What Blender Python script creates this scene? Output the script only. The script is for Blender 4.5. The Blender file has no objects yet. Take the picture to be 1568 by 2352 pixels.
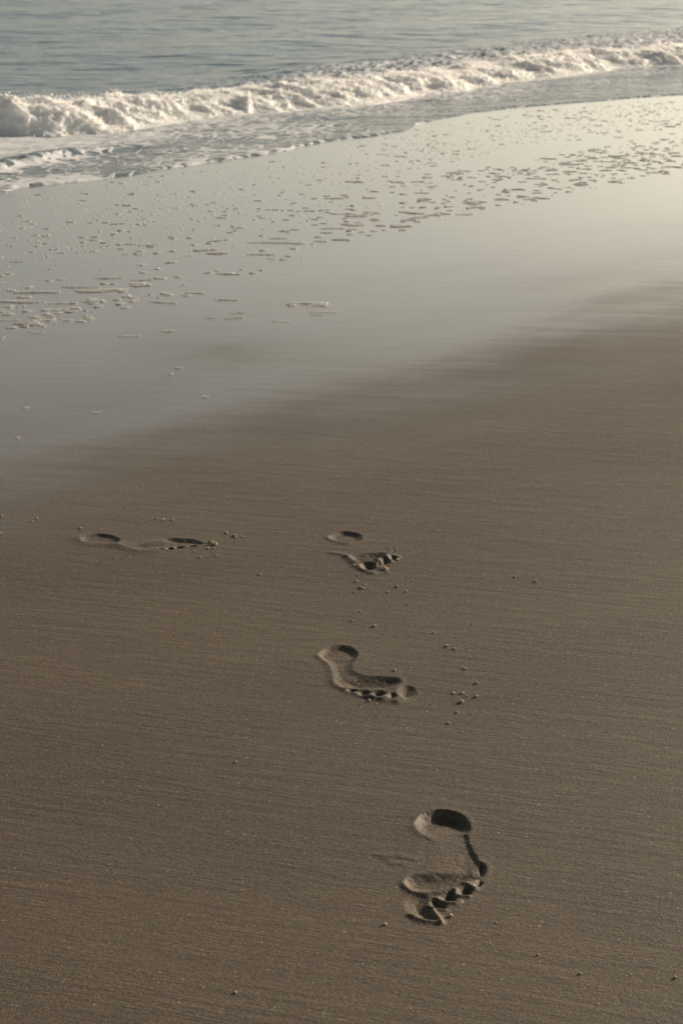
import bpy, math, random
import numpy as np
from mathutils import Vector

R = math.radians
scene = bpy.context.scene
col = scene.collection
random.seed(7)

# ------------------------------------------------------------------ camera
FPX, CX, CY = 4500.0, 784.0, 1176.0        # focal length and centre in the photo's 1568 x 2352 frame
CAM_H, PITCH = 1.08, R(16.6)
cam_d = bpy.data.cameras.new('camera')
cam = bpy.data.objects.new('camera', cam_d)
col.objects.link(cam)
cam.location = (0, 0, CAM_H)
cam.rotation_euler = (R(90) - PITCH, 0, 0)
cam_d.sensor_fit = 'VERTICAL'
cam_d.sensor_height = 36.0
cam_d.lens = FPX / 2352.0 * 36.0
cam_d.clip_start = 0.05
cam_d.clip_end = 20000
cam_d.dof.use_dof = True
cam_d.dof.focus_distance = 2.6
cam_d.dof.aperture_fstop = 19
scene.camera = cam

# ------------------------------------------------------------------ sky and sun
SUN_AZ, SUN_EL = R(48), R(20)              # to the right of and beyond the view, low
w = bpy.data.worlds.new('World')
scene.world = w
w.use_nodes = True
nt = w.node_tree
for n in list(nt.nodes):
    nt.nodes.remove(n)
sky = nt.nodes.new('ShaderNodeTexSky')
sky.sky_type = 'NISHITA'
sky.sun_disc = False
sky.sun_elevation = SUN_EL
sky.sun_rotation = SUN_AZ
sky.air_density = 1.0
sky.dust_density = 3.5
sky.ozone_density = 1.0
bg = nt.nodes.new('ShaderNodeBackground')
bg.inputs['Strength'].default_value = 0.10
wo = nt.nodes.new('ShaderNodeOutputWorld')
# warm haze lying on the horizon under a clearer, darker dome
wtc = nt.nodes.new('ShaderNodeTexCoord')
wsep = nt.nodes.new('ShaderNodeSeparateXYZ')
wmr = nt.nodes.new('ShaderNodeMapRange')
wmr.inputs['From Min'].default_value = 0.10; wmr.inputs['From Max'].default_value = 0.60
wmix = nt.nodes.new('ShaderNodeMix'); wmix.data_type = 'RGBA'
wmix.inputs[6].default_value = (1.12, 1.08, 0.965, 1); wmix.inputs[7].default_value = (0.41, 0.44, 0.43, 1)
wmul = nt.nodes.new('ShaderNodeMix'); wmul.data_type = 'RGBA'; wmul.blend_type = 'MULTIPLY'
wmul.inputs['Factor'].default_value = 1.0
nt.links.new(wtc.outputs['Generated'], wsep.inputs[0]); nt.links.new(wsep.outputs['Z'], wmr.inputs['Value'])
nt.links.new(wmr.outputs['Result'], wmix.inputs['Factor'])
wbw = nt.nodes.new('ShaderNodeRGBToBW')
wgr = nt.nodes.new('ShaderNodeMix'); wgr.data_type = 'RGBA'; wgr.inputs['Factor'].default_value = 0.5
nt.links.new(sky.outputs[0], wbw.inputs[0])
nt.links.new(sky.outputs[0], wgr.inputs[6]); nt.links.new(wbw.outputs[0], wgr.inputs[7])
nt.links.new(wgr.outputs[2], wmul.inputs[6]); nt.links.new(wmix.outputs[2], wmul.inputs[7])
whz = nt.nodes.new('ShaderNodeMapRange'); whz.interpolation_type = 'SMOOTHSTEP'
whz.inputs['From Min'].default_value = -0.02; whz.inputs['From Max'].default_value = 0.13
wbo = nt.nodes.new('ShaderNodeMix'); wbo.data_type = 'RGBA'
wbo.inputs[6].default_value = (2.0, 2.15, 2.35, 1); wbo.inputs[7].default_value = (1, 1, 1, 1)
wm2 = nt.nodes.new('ShaderNodeMix'); wm2.data_type = 'RGBA'; wm2.blend_type = 'MULTIPLY'
wm2.inputs['Factor'].default_value = 1.0
nt.links.new(wsep.outputs['Z'], whz.inputs['Value']); nt.links.new(whz.outputs['Result'], wbo.inputs['Factor'])
nt.links.new(wmul.outputs[2], wm2.inputs[6]); nt.links.new(wbo.outputs[2], wm2.inputs[7])
nt.links.new(wm2.outputs[2], bg.inputs[0])
nt.links.new(bg.outputs[0], wo.inputs[0])

sun_d = bpy.data.lights.new('sun', 'SUN')
sun_d.energy = 4.2
sun_d.angle = R(1.6)
sun_d.color = (1.0, 0.83, 0.64)
sun = bpy.data.objects.new('sun', sun_d)
col.objects.link(sun)
to_sun = Vector((math.sin(SUN_AZ) * math.cos(SUN_EL), math.cos(SUN_AZ) * math.cos(SUN_EL), math.sin(SUN_EL)))
sun.rotation_euler = to_sun.to_track_quat('Z', 'Y').to_euler()

scene.view_settings.view_transform = 'Standard'
scene.view_settings.look = 'None'
scene.view_settings.exposure = 0.2
scene.view_settings.gamma = 1.0

# ------------------------------------------------------------------ helpers
def gnd(px, py, z=0.0):
    """Point on the plane z under the picture point (1568-wide frame)."""
    u = (np.asarray(px, float) - CX) / FPX
    v = (np.asarray(py, float) - CY) / FPX
    dy = math.cos(PITCH) - v * math.sin(PITCH)
    dz = -math.sin(PITCH) - v * math.cos(PITCH)
    t = (z - CAM_H) / dz
    return t * u, t * dy

def to_px(x, y, z=0.0):
    dz = z - CAM_H
    d = y * math.cos(PITCH) - dz * math.sin(PITCH)
    up = y * math.sin(PITCH) + dz * math.cos(PITCH)
    d = np.maximum(d, 0.05)
    return CX + FPX * x / d, CY - FPX * up / d

_rs = np.random.RandomState(11)
_P = _rs.permutation(256); _P = np.concatenate([_P, _P, _P])
_G = _rs.normal(size=(256, 3)); _G /= np.linalg.norm(_G, axis=1)[:, None]
def pn(x, y, z=0.0):
    """Gradient noise, about -1..1."""
    x, y, z = np.broadcast_arrays(np.asarray(x, float), np.asarray(y, float), np.asarray(z, float))
    xi, yi, zi = np.floor(x).astype(int), np.floor(y).astype(int), np.floor(z).astype(int)
    xf, yf, zf = x - xi, y - yi, z - zi
    xi &= 255; yi &= 255; zi &= 255
    f = lambda t: t * t * t * (t * (t * 6 - 15) + 10)
    u, v, s = f(xf), f(yf), f(zf)
    def g(i, j, k):
        h = _P[_P[_P[xi + i] + yi + j] + zi + k]
        gr = _G[h]
        return gr[..., 0] * (xf - i) + gr[..., 1] * (yf - j) + gr[..., 2] * (zf - k)
    a = g(0,0,0) * (1-u) + g(1,0,0) * u
    b = g(0,1,0) * (1-u) + g(1,1,0) * u
    c = g(0,0,1) * (1-u) + g(1,0,1) * u
    d = g(0,1,1) * (1-u) + g(1,1,1) * u
    return ((a * (1-v) + b * v) * (1-s) + (c * (1-v) + d * v) * s) * 1.5

def fbm(x, y, z=0.0, n=4, gain=.5):
    r, a = 0.0, 1.0
    for k in range(n):
        r = r + a * pn(x * 2**k + 17.3*k, y * 2**k + 5.1*k, z * 2**k + 9.7*k)
        a *= gain
    return r

def sst(a, b, x):
    t = np.clip((x - a) / (b - a), 0, 1)
    return t * t * (3 - 2 * t)

def make_mesh(name, verts, quads, mat, normals=None, attrs=None, smooth=True):
    me = bpy.data.meshes.new(name)
    verts = np.ascontiguousarray(verts, dtype=np.float32)
    quads = np.ascontiguousarray(quads, dtype=np.int32)
    nv, nf, k = len(verts), len(quads), quads.shape[1]
    me.vertices.add(nv); me.vertices.foreach_set('co', verts.ravel())
    me.loops.add(nf * k); me.loops.foreach_set('vertex_index', quads.ravel())
    me.polygons.add(nf); me.polygons.foreach_set('loop_start', np.arange(0, nf * k, k, dtype=np.int32))
    me.update(calc_edges=True)
    me.validate()
    me.polygons.foreach_set('use_smooth', np.full(len(me.polygons), smooth))
    for an, av in (attrs or {}).items():
        at = me.attributes.new(an, 'FLOAT', 'POINT')
        at.data.foreach_set('value', np.ascontiguousarray(av, dtype=np.float32))
    if normals is not None:
        me.normals_split_custom_set_from_vertices([tuple(n) for n in normals.tolist()])
    if mat: me.materials.append(mat)
    return me

def link(name, me, parent=None, **props):
    o = bpy.data.objects.new(name, me)
    col.objects.link(o)
    if parent: o.parent = parent
    for k, v in props.items():
        if v is not None: o[k] = v
    return o

def compact(verts, quads, *arrs):
    used = np.unique(quads)
    m = np.full(len(verts), -1); m[used] = np.arange(len(used))
    return (verts[used], m[quads]) + tuple(a[used] for a in arrs)

def grid_quads(nr, nc):
    i = np.arange(nr - 1)[:, None] * nc + np.arange(nc - 1)[None, :]
    return np.stack([i, i + 1, i + nc + 1, i + nc], -1).reshape(-1, 4)

# ------------------------------------------------------------------ material helpers
class NT:
    def __init__(s, name):
        s.m = bpy.data.materials.new(name); s.m.use_nodes = True
        s.t = s.m.node_tree
        for n in list(s.t.nodes): s.t.nodes.remove(n)
        s.out = s.t.nodes.new('ShaderNodeOutputMaterial')
    def n(s, kind, ins=None, **kw):
        nd = s.t.nodes.new(kind)
        for k, v in kw.items(): setattr(nd, k, v)
        for k, v in (ins or {}).items(): s.put(nd.inputs[k], v)
        return nd
    def put(s, sock, v):
        if isinstance(v, bpy.types.NodeSocket): s.t.links.new(v, sock)
        elif isinstance(v, bpy.types.Node): s.t.links.new(v.outputs[0], sock)
        else: sock.default_value = v
    def math(s, op, a, b=0.0, c=0.0, clamp=False):
        nd = s.n('ShaderNodeMath', operation=op, use_clamp=clamp)
        s.put(nd.inputs[0], a); s.put(nd.inputs[1], b); s.put(nd.inputs[2], c)
        return nd.outputs[0]
    def ramp(s, v, a, b, lo=0.0, hi=1.0, smooth=True):
        nd = s.n('ShaderNodeMapRange', {'Value': v, 'From Min': a, 'From Max': b, 'To Min': lo, 'To Max': hi})
        if smooth: nd.interpolation_type = 'SMOOTHSTEP'
        return nd.outputs['Result']
    def mix(s, f, a, b):
        nd = s.n('ShaderNodeMix', data_type='RGBA')
        s.put(nd.inputs['Factor'], f)
        s.put(nd.inputs[6], a); s.put(nd.inputs[7], b)
        return nd.outputs[2]
    def pos(s):
        return s.n('ShaderNodeNewGeometry').outputs['Position']
    def mapping(s, vec, scale=(1,1,1), rot=(0,0,0), loc=(0,0,0)):
        if any(rot):                      # turn first, then stretch
            vec = s.n('ShaderNodeMapping', {'Vector': vec, 'Rotation': rot}).outputs[0]
        return s.n('ShaderNodeMapping', {'Vector': vec, 'Scale': scale, 'Location': loc}).outputs[0]
    def noise(s, vec, scale, detail=2.0, rough=.5, dist=0.0):
        return s.n('ShaderNodeTexNoise', {'Vector': vec, 'Scale': scale, 'Detail': detail, 'Roughness': rough, 'Distortion': dist}).outputs[0]

def sand_material():
    t = NT('damp sand')
    p = t.pos()
    # --- how wet the surface is: a film of water seaward of a wandering edge
    sh = t.n('ShaderNodeVectorMath', {0: p, 1: (-0.755, 0.655, 0.0)}, operation='DOT_PRODUCT').outputs['Value']
    along = t.mapping(p, rot=(0, 0, R(-49)), scale=(1, 1.001, 1))
    n_edge = t.noise(t.mapping(along, scale=(0.9, 2.6, 1)), 1.1, 3, .5)
    wv = t.math('ADD', sh, t.math('MULTIPLY', t.math('SUBTRACT', n_edge, 0.5), 0.75))
    n_st = t.noise(t.mapping(p, scale=(0.7, 7, 1), rot=(0, 0, R(8))), 3.0, 4, .6)
    wv = t.math('ADD', wv, t.math('MULTIPLY', t.math('SUBTRACT', n_st, 0.5), 0.42))
    for (px, py, rx, ry, amt) in ((445, 795, .30, .30, .52), (1310, 645, .42, .40, .14)):
        x, y = gnd(px, py)
        d = t.n('ShaderNodeVectorMath', {0: t.mapping(p, loc=(-x / rx, -y / ry, 0), scale=(1 / rx, 1 / ry, 0))}, operation='LENGTH').outputs['Value']
        wv = t.math('SUBTRACT', wv, t.ramp(d, 0, 1.5, amt, 0))
    wet = t.math('ADD', t.math('MULTIPLY', t.ramp(wv, 2.2, 3.8), .62), t.math('MULTIPLY', t.ramp(wv, 2.72, 3.30), .38))
    film = t.ramp(wv, 3.4, 4.6)
    # --- height detail
    streak = t.noise(t.mapping(p, scale=(5, 55, 1), rot=(0, 0, R(17))), 1.0, 3, .6)
    streak2 = t.noise(t.mapping(p, scale=(16, 170, 1), rot=(0, 0, R(20))), 1.0, 3, .65)
    patchy = t.noise(t.mapping(p, scale=(1.5, 4, 1)), 2.2, 3, .6)
    patchy2 = t.noise(t.mapping(p, scale=(3, 9, 1), rot=(0, 0, R(18))), 3.0, 3, .6)
    grain = t.noise(p, 520, 2, .7)
    grain2 = t.noise(p, 170, 2, .6)
    hsum = t.math('ADD', t.math('MULTIPLY', streak, t.ramp(patchy, .35, .7, 0.0006, .0018)), t.math('MULTIPLY', streak2, t.ramp(patchy2, .35, .65, .0002, .0008)))
    hsum = t.math('ADD', hsum, t.math('MULTIPLY', grain2, 0.0006))
    hsum = t.math('ADD', hsum, t.math('MULTIPLY', grain, 0.0008))
    dry = t.math('SUBTRACT', 1.0, wet)
    damp = t.math('ADD', t.math('MULTIPLY', dry, 0.97), 0.03)
    bump = t.n('ShaderNodeBump', {'Height': hsum, 'Distance': 1.0, 'Strength': damp})
    # --- colour: brown grey sand with pale and dark grains
    big = t.noise(t.mapping(p, scale=(1, 2.2, 1)), 1.3, 3, .5)
    base = t.mix(t.ramp(big, .3, .7), (0.140, 0.108, 0.075, 1), (0.108, 0.085, 0.061, 1))
    v1 = t.n('ShaderNodeTexVoronoi', {'Vector': p, 'Scale': 620.0}, feature='F1')
    rnd = t.n('ShaderNodeSeparateColor', {0: v1.outputs['Color']})
    base = t.mix(t.ramp(rnd.outputs[0], 0, 1, 0.0, .55, False), base, (0.06, 0.050, 0.040, 1))
    base = t.mix(t.ramp(rnd.outputs[1], .55, 1.0, 0.0, .5), base, (0.27, 0.22, 0.165, 1))
    v2 = t.n('ShaderNodeTexVoronoi', {'Vector': p, 'Scale': 430.0}, feature='F1')
    r2 = t.n('ShaderNodeSeparateColor', {0: v2.outputs['Color']})
    glint = t.math('MULTIPLY', t.math('GREATER_THAN', r2.outputs[0], 0.9965), t.math('LESS_THAN', v2.outputs['Distance'], .42))
    base = t.mix(glint, base, (0.55, 0.50, 0.40, 1))  # sparkle of rare pale grains, put into the base colour
    rough = t.math('ADD', t.math('MULTIPLY', dry, 0.36), 0.19)
    b = t.n('ShaderNodeBsdfPrincipled', {'Base Color': base, 'Roughness': rough, 'Normal': bump, 'IOR': 1.33,
            'Specular IOR Level': t.ramp(wet, 0, 1, .40, .5)})
    # --- the water film as a clear coat
    fb = t.noise(t.mapping(p, scale=(2.0, 16, 1), rot=(0, 0, R(6))), 2.0, 3, .6)
    fbump = t.n('ShaderNodeBump', {'Height': t.math('MULTIPLY', fb, 0.0008), 'Distance': 1.0, 'Strength': 1.0})
    t.put(b.inputs['Coat Weight'], wet)
    t.put(b.inputs['Coat Roughness'], t.math('SUBTRACT', 0.26, t.math('MULTIPLY', film, 0.15)))
    t.put(b.inputs['Coat IOR'], 1.36)
    t.put(b.inputs['Coat Normal'], fbump.outputs[0])
    t.t.links.new(b.outputs[0], t.out.inputs[0])
    return t.m

def water_material():
    t = NT('sea water')
    p = t.pos()
    foam = t.n('ShaderNodeAttribute', attribute_name='foam').outputs['Fac']
    # lace of foam, stretched along the shore
    q = t.mapping(p, rot=(0, 0, R(-52)))
    warp = t.noise(q, 3.0, 3, .6)
    qq = t.n('ShaderNodeVectorMath', {0: t.mapping(q, scale=(1.0, 1.5, 1)), 1: t.n('ShaderNodeCombineXYZ', {0: t.math('MULTIPLY', warp, .35), 1: t.math('MULTIPLY', warp, .25)})}, operation='ADD').outputs[0]
    v = t.n('ShaderNodeTexVoronoi', {'Vector': qq, 'Scale': 9.0, 'Randomness': 1.0}, feature='DISTANCE_TO_EDGE')
    n1 = t.noise(qq, 14, 5, .65)
    lace = t.math('SUBTRACT', 1.0, t.ramp(v.outputs['Distance'], 0.0, 0.22))
    pat = t.math('ADD', t.math('MULTIPLY', lace, .45), t.math('MULTIPLY', n1, .9))
    thr = t.math('SUBTRACT', 1.25, t.math('MULTIPLY', foam, 1.15))
    f = t.ramp(t.math('SUBTRACT', pat, thr), -0.12, 0.16)
    f = t.math('MULTIPLY', f, t.ramp(foam, 0.02, .12))
    r1 = t.noise(t.mapping(p, scale=(1.0, 1.7, 1)), 7.0, 4, .55)
    r2 = t.noise(t.mapping(p, scale=(1.0, 1.5, 1)), 32.0, 3, .6)
    h = t.math('ADD', t.math('MULTIPLY', r1, .008), t.math('MULTIPLY', r2, .0016))
    r0 = t.noise(t.mapping(p, scale=(.8, 2.0, 1), rot=(0, 0, R(-20))), 1.6, 4, .6)
    h = t.math('ADD', h, t.math('MULTIPLY', r0, .06))
    h = t.math('ADD', h, t.math('MULTIPLY', f, t.math('MULTIPLY', n1, .007)))
    bump = t.n('ShaderNodeBump', {'Height': h, 'Distance': 1.0, 'Strength': 1.0})
    shallow = t.n('ShaderNodeAttribute', attribute_name='shallow').outputs['Fac']
    wc = t.mix(shallow, (0.125, 0.195, 0.255, 1), (0.17, 0.21, 0.225, 1))
    base = t.mix(f, wc, (0.74, 0.76, 0.78, 1))  # thin foam over water, with its bluish shade put into the colour
    b = t.n('ShaderNodeBsdfPrincipled', {'Base Color': base, 'IOR': 1.33, 'Normal': bump,
            'Roughness': t.ramp(f, 0, 1, .13, .7), 'Specular IOR Level': t.ramp(f, 0, 1, .5, .2)})
    t.t.links.new(b.outputs[0], t.out.inputs[0])
    return t.m

def foam_material(name, c=(0.80, 0.79, 0.75, 1), sss=.25, scale=60):
    t = NT(name)
    p = t.pos()
    n = t.noise(p, scale, 4, .65)
    base = t.mix(t.ramp(n, .3, .7), (c[0]*.92, c[1]*.93, c[2]*.94, 1), c)
    bump = t.n('ShaderNodeBump', {'Height': t.math('MULTIPLY', n, .10 / scale), 'Distance': 1.0, 'Strength': 1.0})
    b = t.n('ShaderNodeBsdfPrincipled', {'Base Color': base, 'Roughness': .55, 'Normal': bump, 'Specular IOR Level': .15,
            'Subsurface Weight': sss, 'Subsurface Scale': .06, 'Subsurface Radius': (1.0, .9, .8)})
    t.t.links.new(b.outputs[0], t.out.inputs[0])
    return t.m

def crumb_material():
    t = NT('sunlit gold sand crumb')
    p = t.pos()
    n = t.noise(p, 900, 3, .7)
    base = t.mix(t.ramp(n, .3, .7), (0.42, 0.33, 0.20, 1), (0.72, 0.60, 0.40, 1))  # brightened base colour: the sunlight on the crumbs is painted in
    bump = t.n('ShaderNodeBump', {'Height': t.math('MULTIPLY', n, .0008), 'Distance': 1.0, 'Strength': 1.0})
    b = t.n('ShaderNodeBsdfPrincipled', {'Base Color': base, 'Roughness': .8, 'Normal': bump, 'Specular IOR Level': .25})
    t.t.links.new(b.outputs[0], t.out.inputs[0])
    return t.m

M_sand, M_water = sand_material(), water_material()
M_white = foam_material('whitewater foam', (0.97, 0.965, 0.94, 1), .8, 30)
M_bub = foam_material('bubble foam', (0.90, 0.88, 0.84, 1), .7, 300)
M_crumb = crumb_material()

# ------------------------------------------------------------------ the footprints as height functions
def poly_sd(x, y, poly):
    """Signed distance to a closed polygon, positive inside."""
    P = np.asarray(poly); Q = np.roll(P, -1, 0)
    d2 = np.full(x.shape, 1e9); ins = np.zeros(x.shape, bool)
    for (ax, ay), (bx, by) in zip(P, Q):
        ex, ey = bx - ax, by - ay
        t = np.clip(((x - ax) * ex + (y - ay) * ey) / (ex * ex + ey * ey + 1e-12), 0, 1)
        d2 = np.minimum(d2, (x - ax - t * ex) ** 2 + (y - ay - t * ey) ** 2)
        c = ((ay > y) != (by > y)) & (x < ex * (y - ay) / (ey if abs(ey) > 1e-12 else 1e-12) + ax)
        ins ^= c
    return np.where(ins, 1, -1) * np.sqrt(d2)

def line_d(x, y, pts):
    d2 = np.full(x.shape, 1e9)
    for (ax, ay), (bx, by) in zip(pts[:-1], pts[1:]):
        ex, ey = bx - ax, by - ay
        t = np.clip(((x - ax) * ex + (y - ay) * ey) / (ex * ex + ey * ey + 1e-12), 0, 1)
        d2 = np.minimum(d2, (x - ax - t * ex) ** 2 + (y - ay - t * ey) ** 2)
    return np.sqrt(d2)

def rounded(pts, n=2, closed=True):
    P = [np.array(p, float) for p in pts]
    for _ in range(n):
        Q = []
        m = len(P) if closed else len(P) - 1
        for i in range(m):
            a, b = P[i], P[(i + 1) % len(P)]
            Q += [a * .75 + b * .25, a * .25 + b * .75]
        if not closed: Q = [P[0]] + Q + [P[-1]]
        P = Q
    return P

class Print:
    """A footprint: pits and ridges traced on the ground, each belonging to one part."""
    def __init__(s, cx, cy, k):
        s.f = lambda p: tuple(float(v) for v in gnd((cx + p[0] * k) * .6272, (cy + p[1] * k) * .6272))
        s.items = []
    def pit(s, part, pts, depth, wall, grad=None, soft=0.0):
        """grad=((px,py),(qx,qy),d2): the depth runs from depth at the first point to d2 at the second."""
        P = [s.f(p) for p in rounded(pts)]
        g = None
        if grad: g = (s.f(grad[0]), s.f(grad[1]), grad[2])
        s.items.append(('pit', part, P, depth, wall, g, soft))
    def oval(s, part, cx, cy, rx, ry, depth, wall, rot=0, **k):
        pts = [(cx + rx * math.cos(a) * math.cos(R(rot)) - ry * math.sin(a) * math.sin(R(rot)),
                cy + rx * math.cos(a) * math.sin(R(rot)) + ry * math.sin(a) * math.cos(R(rot))) for a in np.linspace(0, 2 * math.pi, 14)[:-1]]
        s.pit(part, pts, depth, wall, **k)
    def ridge(s, part, pts, h, wd):
        s.items.append(('ridge', part, [s.f(p) for p in rounded(pts, 2, False)], h, wd, None, 0))
    def bbox(s, m=.035):
        P = np.array([p for it in s.items for p in it[2]])
        return P[:, 0].min() - m, P[:, 0].max() + m, P[:, 1].min() - m, P[:, 1].max() + m
    def height(s, x, y):
        # slightly ragged outlines
        wx = x + .0014 * pn(x * 60, y * 60, 3.1) + .0006 * pn(x * 240, y * 240, 1.1)
        wy = y + .0016 * pn(x * 60, y * 60, 7.7) + .0006 * pn(x * 240, y * 240, 4.1)
        Pt = np.zeros(x.shape)
        H = np.zeros(x.shape); own = np.zeros(x.shape, int)
        parts = []
        for it in s.items:
            if it[1] not in parts: parts.append(it[1])
        best = np.full(x.shape, 2e-4)
        for kind, part, P, dep, wall, g, soft in s.items:
            k = parts.index(part) + 1
            if kind == 'pit':
                sd = poly_sd(wx, wy, P)
                D = dep
                if g is not None:
                    (ax, ay), (bx, by), d2 = g
                    ex, ey = bx - ax, by - ay
                    t = np.clip(((x - ax) * ex + (y - ay) * ey) / (ex * ex + ey * ey), 0, 1)
                    D = dep + (d2 - dep) * sst(0, 1, t)
                lo = -soft * wall
                tw = np.clip((sd - lo) / (wall - lo), 0, 1)
                q = D * (.45 * sst(0, 1, tw) + .55 * (1 - (1 - tw) ** 2.4))
                Pt = (Pt ** 4 + q ** 4) ** .25
                take = (q > best) & (sd > -wall)
                own = np.where(take, k, own)
                best = np.where(take, q, best)
                # pushed-up lip outside
                H = H + .0006 * np.clip(D / .012, 0, 1) * np.exp(-((sd + .0035) / .0035) ** 2) * (sd < 0)
            else:
                d = line_d(wx, wy, P)
                a = dep * np.exp(-(d / wall) ** 2)
                H = H + a
                own = np.where((own == 0) & (np.abs(a) > 5e-4), k, own)
        H = H - Pt
        inner = np.clip((best - 2e-4) / .003, 0, 1)
        H = H + inner * (.0009 * pn(x * 45, y * 45, 2.) + .0005 * pn(x * 150, y * 150, 2.))
        # fade to level at the patch edge
        x0, x1, y0, y1 = s.bbox()
        e = np.minimum(np.minimum(x - x0, x1 - x), np.minimum(y - y0, y1 - y))
        return H * sst(0.0005, .014, e), own, parts

SUBSET = []
# nearest footprint (traced from an enlargement whose corner is at 1300, 2900)
A = Print(1300, 2900, .3827)
A.pit('sole_print', [(610,420),(760,440),(1075,380),(1085,470),(1140,575),(1195,690),(1260,700),(1262,760),(1215,830),(1150,850),(900,925),(750,962),(560,950),(480,900),(500,800),(560,660),(640,540)],
      .0003, .007, grad=((700, 700), (1230, 720), .0034))
A.pit('heel_print', [(560,300),(600,230),(720,178),(860,165),(990,195),(1085,270),(1110,360),(1060,430),(960,470),(800,470),(650,420),(590,370)],
      .0115, .015, grad=((900, 210), (800, 440), .0010))
A.pit('sole_print', [(465,870),(490,805),(620,785),(820,760),(1000,750),(1160,760),(1150,830),(1040,880),(900,925),(750,962),(570,950),(500,920)],
      .0062, .020)
A.oval('sole_print', 1200, 735, 52, 66, .0085, .012)
A.pit('toe_print_a', [(445,1050),(520,1000),(640,985),(705,1010),(700,1090),(730,1140),(800,1215),(810,1245),(700,1245),(600,1220),(520,1170),(465,1110)],
      .0052, .022, grad=((700, 1080), (500, 1060), .003))
A.pit('toe_print_b', [(700,1075),(730,1030),(800,1030),(860,1070),(885,1120),(850,1138),(760,1122),(710,1105)], .0034, .010)
A.pit('toe_print_c', [(790,1010),(860,965),(940,950),(965,1000),(970,1055),(900,1065),(830,1045)], .0062, .011, grad=((950,1000),(810,1010),.005))
A.pit('toe_print_d', [(965,960),(1040,915),(1110,925),(1115,975),(1080,1005),(1000,998)], .0060, .011, grad=((1090,950),(980,980),.005))
A.pit('toe_print_e', [(1130,900),(1160,865),(1215,840),(1222,875),(1190,912),(1145,925)], .006, .008)
A.ridge('sole_print', [(470,880),(500,945),(570,970),(750,978),(900,945),(1040,895),(1140,862)], 0.0019, .0046)
A.ridge('toe_print_a', [(530,1185),(600,1225),(700,1245),(790,1250)], 0.0022, .0045)
A.ridge('toe_print_a', [(740,1140),(790,1195),(825,1250)], 0.0025, .0032)
A.ridge('toe_print_b', [(700,1095),(760,1120),(860,1135)], 0.0020, .0034)
A.ridge('toe_print_c', [(775,1030),(830,1060),(960,1070),(1000,1055)], 0.0023, .0034)
A.ridge('toe_print_d', [(955,950),(965,1000),(1080,1008)], 0.0019, .0034)
A.ridge('toe_print_e', [(1050,895),(1090,900),(1140,925)], 0.0025, .005)
A.ridge('heel_print', [(570,340),(610,400),(740,465)], 0.0008, .006)
for (a, b) in (((300,612),(400,605)), ((350,690),(440,680)), ((440,620),(560,640)), ((200,600),(300,640))):
    A.ridge('sole_print', [a, b], .0006, .006)
    A.ridge('sole_print', [(a[0]-10, a[1]+25), (b[0]-20, b[1]+25)], -.0005, .006)

B = Print(1100, 2300, .4464)
B.pit('sole_print', [(150,215),(240,200),(440,240),(420,300),(430,360),(560,400),(820,420),(800,470),(740,498),(500,505),(370,505),(300,470),(262,430),(262,370),(235,300),(180,262)],
      .0026, .014)
B.pit('heel_print', [(138,218),(170,180),(225,152),(330,138),(430,155),(478,205),(465,255),(400,300),(280,300),(200,262)],
      .0050, .012, grad=((330,165),(300,290),.0035))
B.pit('sole_print', [(318,435),(350,410),(500,398),(740,396),(815,410),(838,440),(800,472),(740,495),(520,502),(370,495)], .0078, .028)
B.oval('toe_print_e', 418, 516, 44, 17, .0036, .008)
B.oval('toe_print_d', 522, 540, 58, 20, .0038, .010)
B.oval('toe_print_c', 640, 543, 62, 26, .0048, .012)
B.oval('toe_print_b', 750, 557, 46, 30, .0048, .013)
B.oval('toe_print_a', 870, 522, 80, 50, .0055, .020)
B.ridge('sole_print', [(262,440),(300,480),(370,515),(460,545),(560,572),(650,580)], 0.0014, .006)
B.ridge('sole_print', [(380,500),(500,510),(600,520),(720,510),(790,485)], 0.0014, .006)
B.ridge('toe_print_c', [(575,560),(590,575)], 0.0028, .007)
B.ridge('toe_print_b', [(680,590),(700,575)], 0.0033, .009)
B.ridge('toe_print_a', [(790,605),(820,590)], 0.0033, .009)
B.ridge('heel_print', [(135,225),(180,265),(240,305),(270,370),(275,430)], 0.0009, .006)

Cc = Print(1100, 1900, .3189)
Cc.pit('heel_print', [(312,220),(345,178),(430,145),(530,138),(640,158),(705,190),(720,240),(620,275),(520,278),(410,258),(345,240)],
       .0050, .014, grad=((540,160),(500,270),.003))
Cc.pit('sole_print', [(560,450),(620,415),(760,395),(900,385),(1010,400),(1075,360),(1040,325),(1000,322),(1075,320),(1085,380),(1045,415),(980,440),(900,470),(760,492),(670,495)],
       .0065, .022)
Cc.pit('toe_print_a', [(680,540),(700,512),(790,500),(850,510),(870,560),(830,590),(770,600),(710,590)], .0085, .020)
Cc.pit('toe_print_b', [(865,520),(905,500),(935,520),(930,560),(880,575)], .008, .016)
Cc.pit('toe_print_c', [(925,500),(950,470),(1000,465),(1015,500),(985,530),(945,535)], .007, .014)
Cc.pit('toe_print_d', [(1010,470),(1040,435),(1100,440),(1105,465),(1060,485)], .0065, .015)
Cc.ridge('sole_print', [(530,440),(600,500),(680,560),(725,600),(830,628)], 0.0025, .007)
Cc.ridge('sole_print', [(660,500),(760,498),(880,475),(980,440)], 0.0022, .008)
Cc.ridge('toe_print_b', [(890,480),(905,520),(900,560)], 0.0033, .006)
Cc.ridge('toe_print_c', [(985,435),(1000,470),(1035,495)], 0.0039, .006)
Cc.ridge('toe_print_d', [(1030,415),(1060,430),(1110,440)], 0.0028, .006)
Cc.ridge('heel_print', [(312,215),(350,245),(430,270),(540,285)], 0.0015, .008)
Cc.ridge('sole_print', [(380,395),(460,405),(550,435)], 0.0017, .008)

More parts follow.
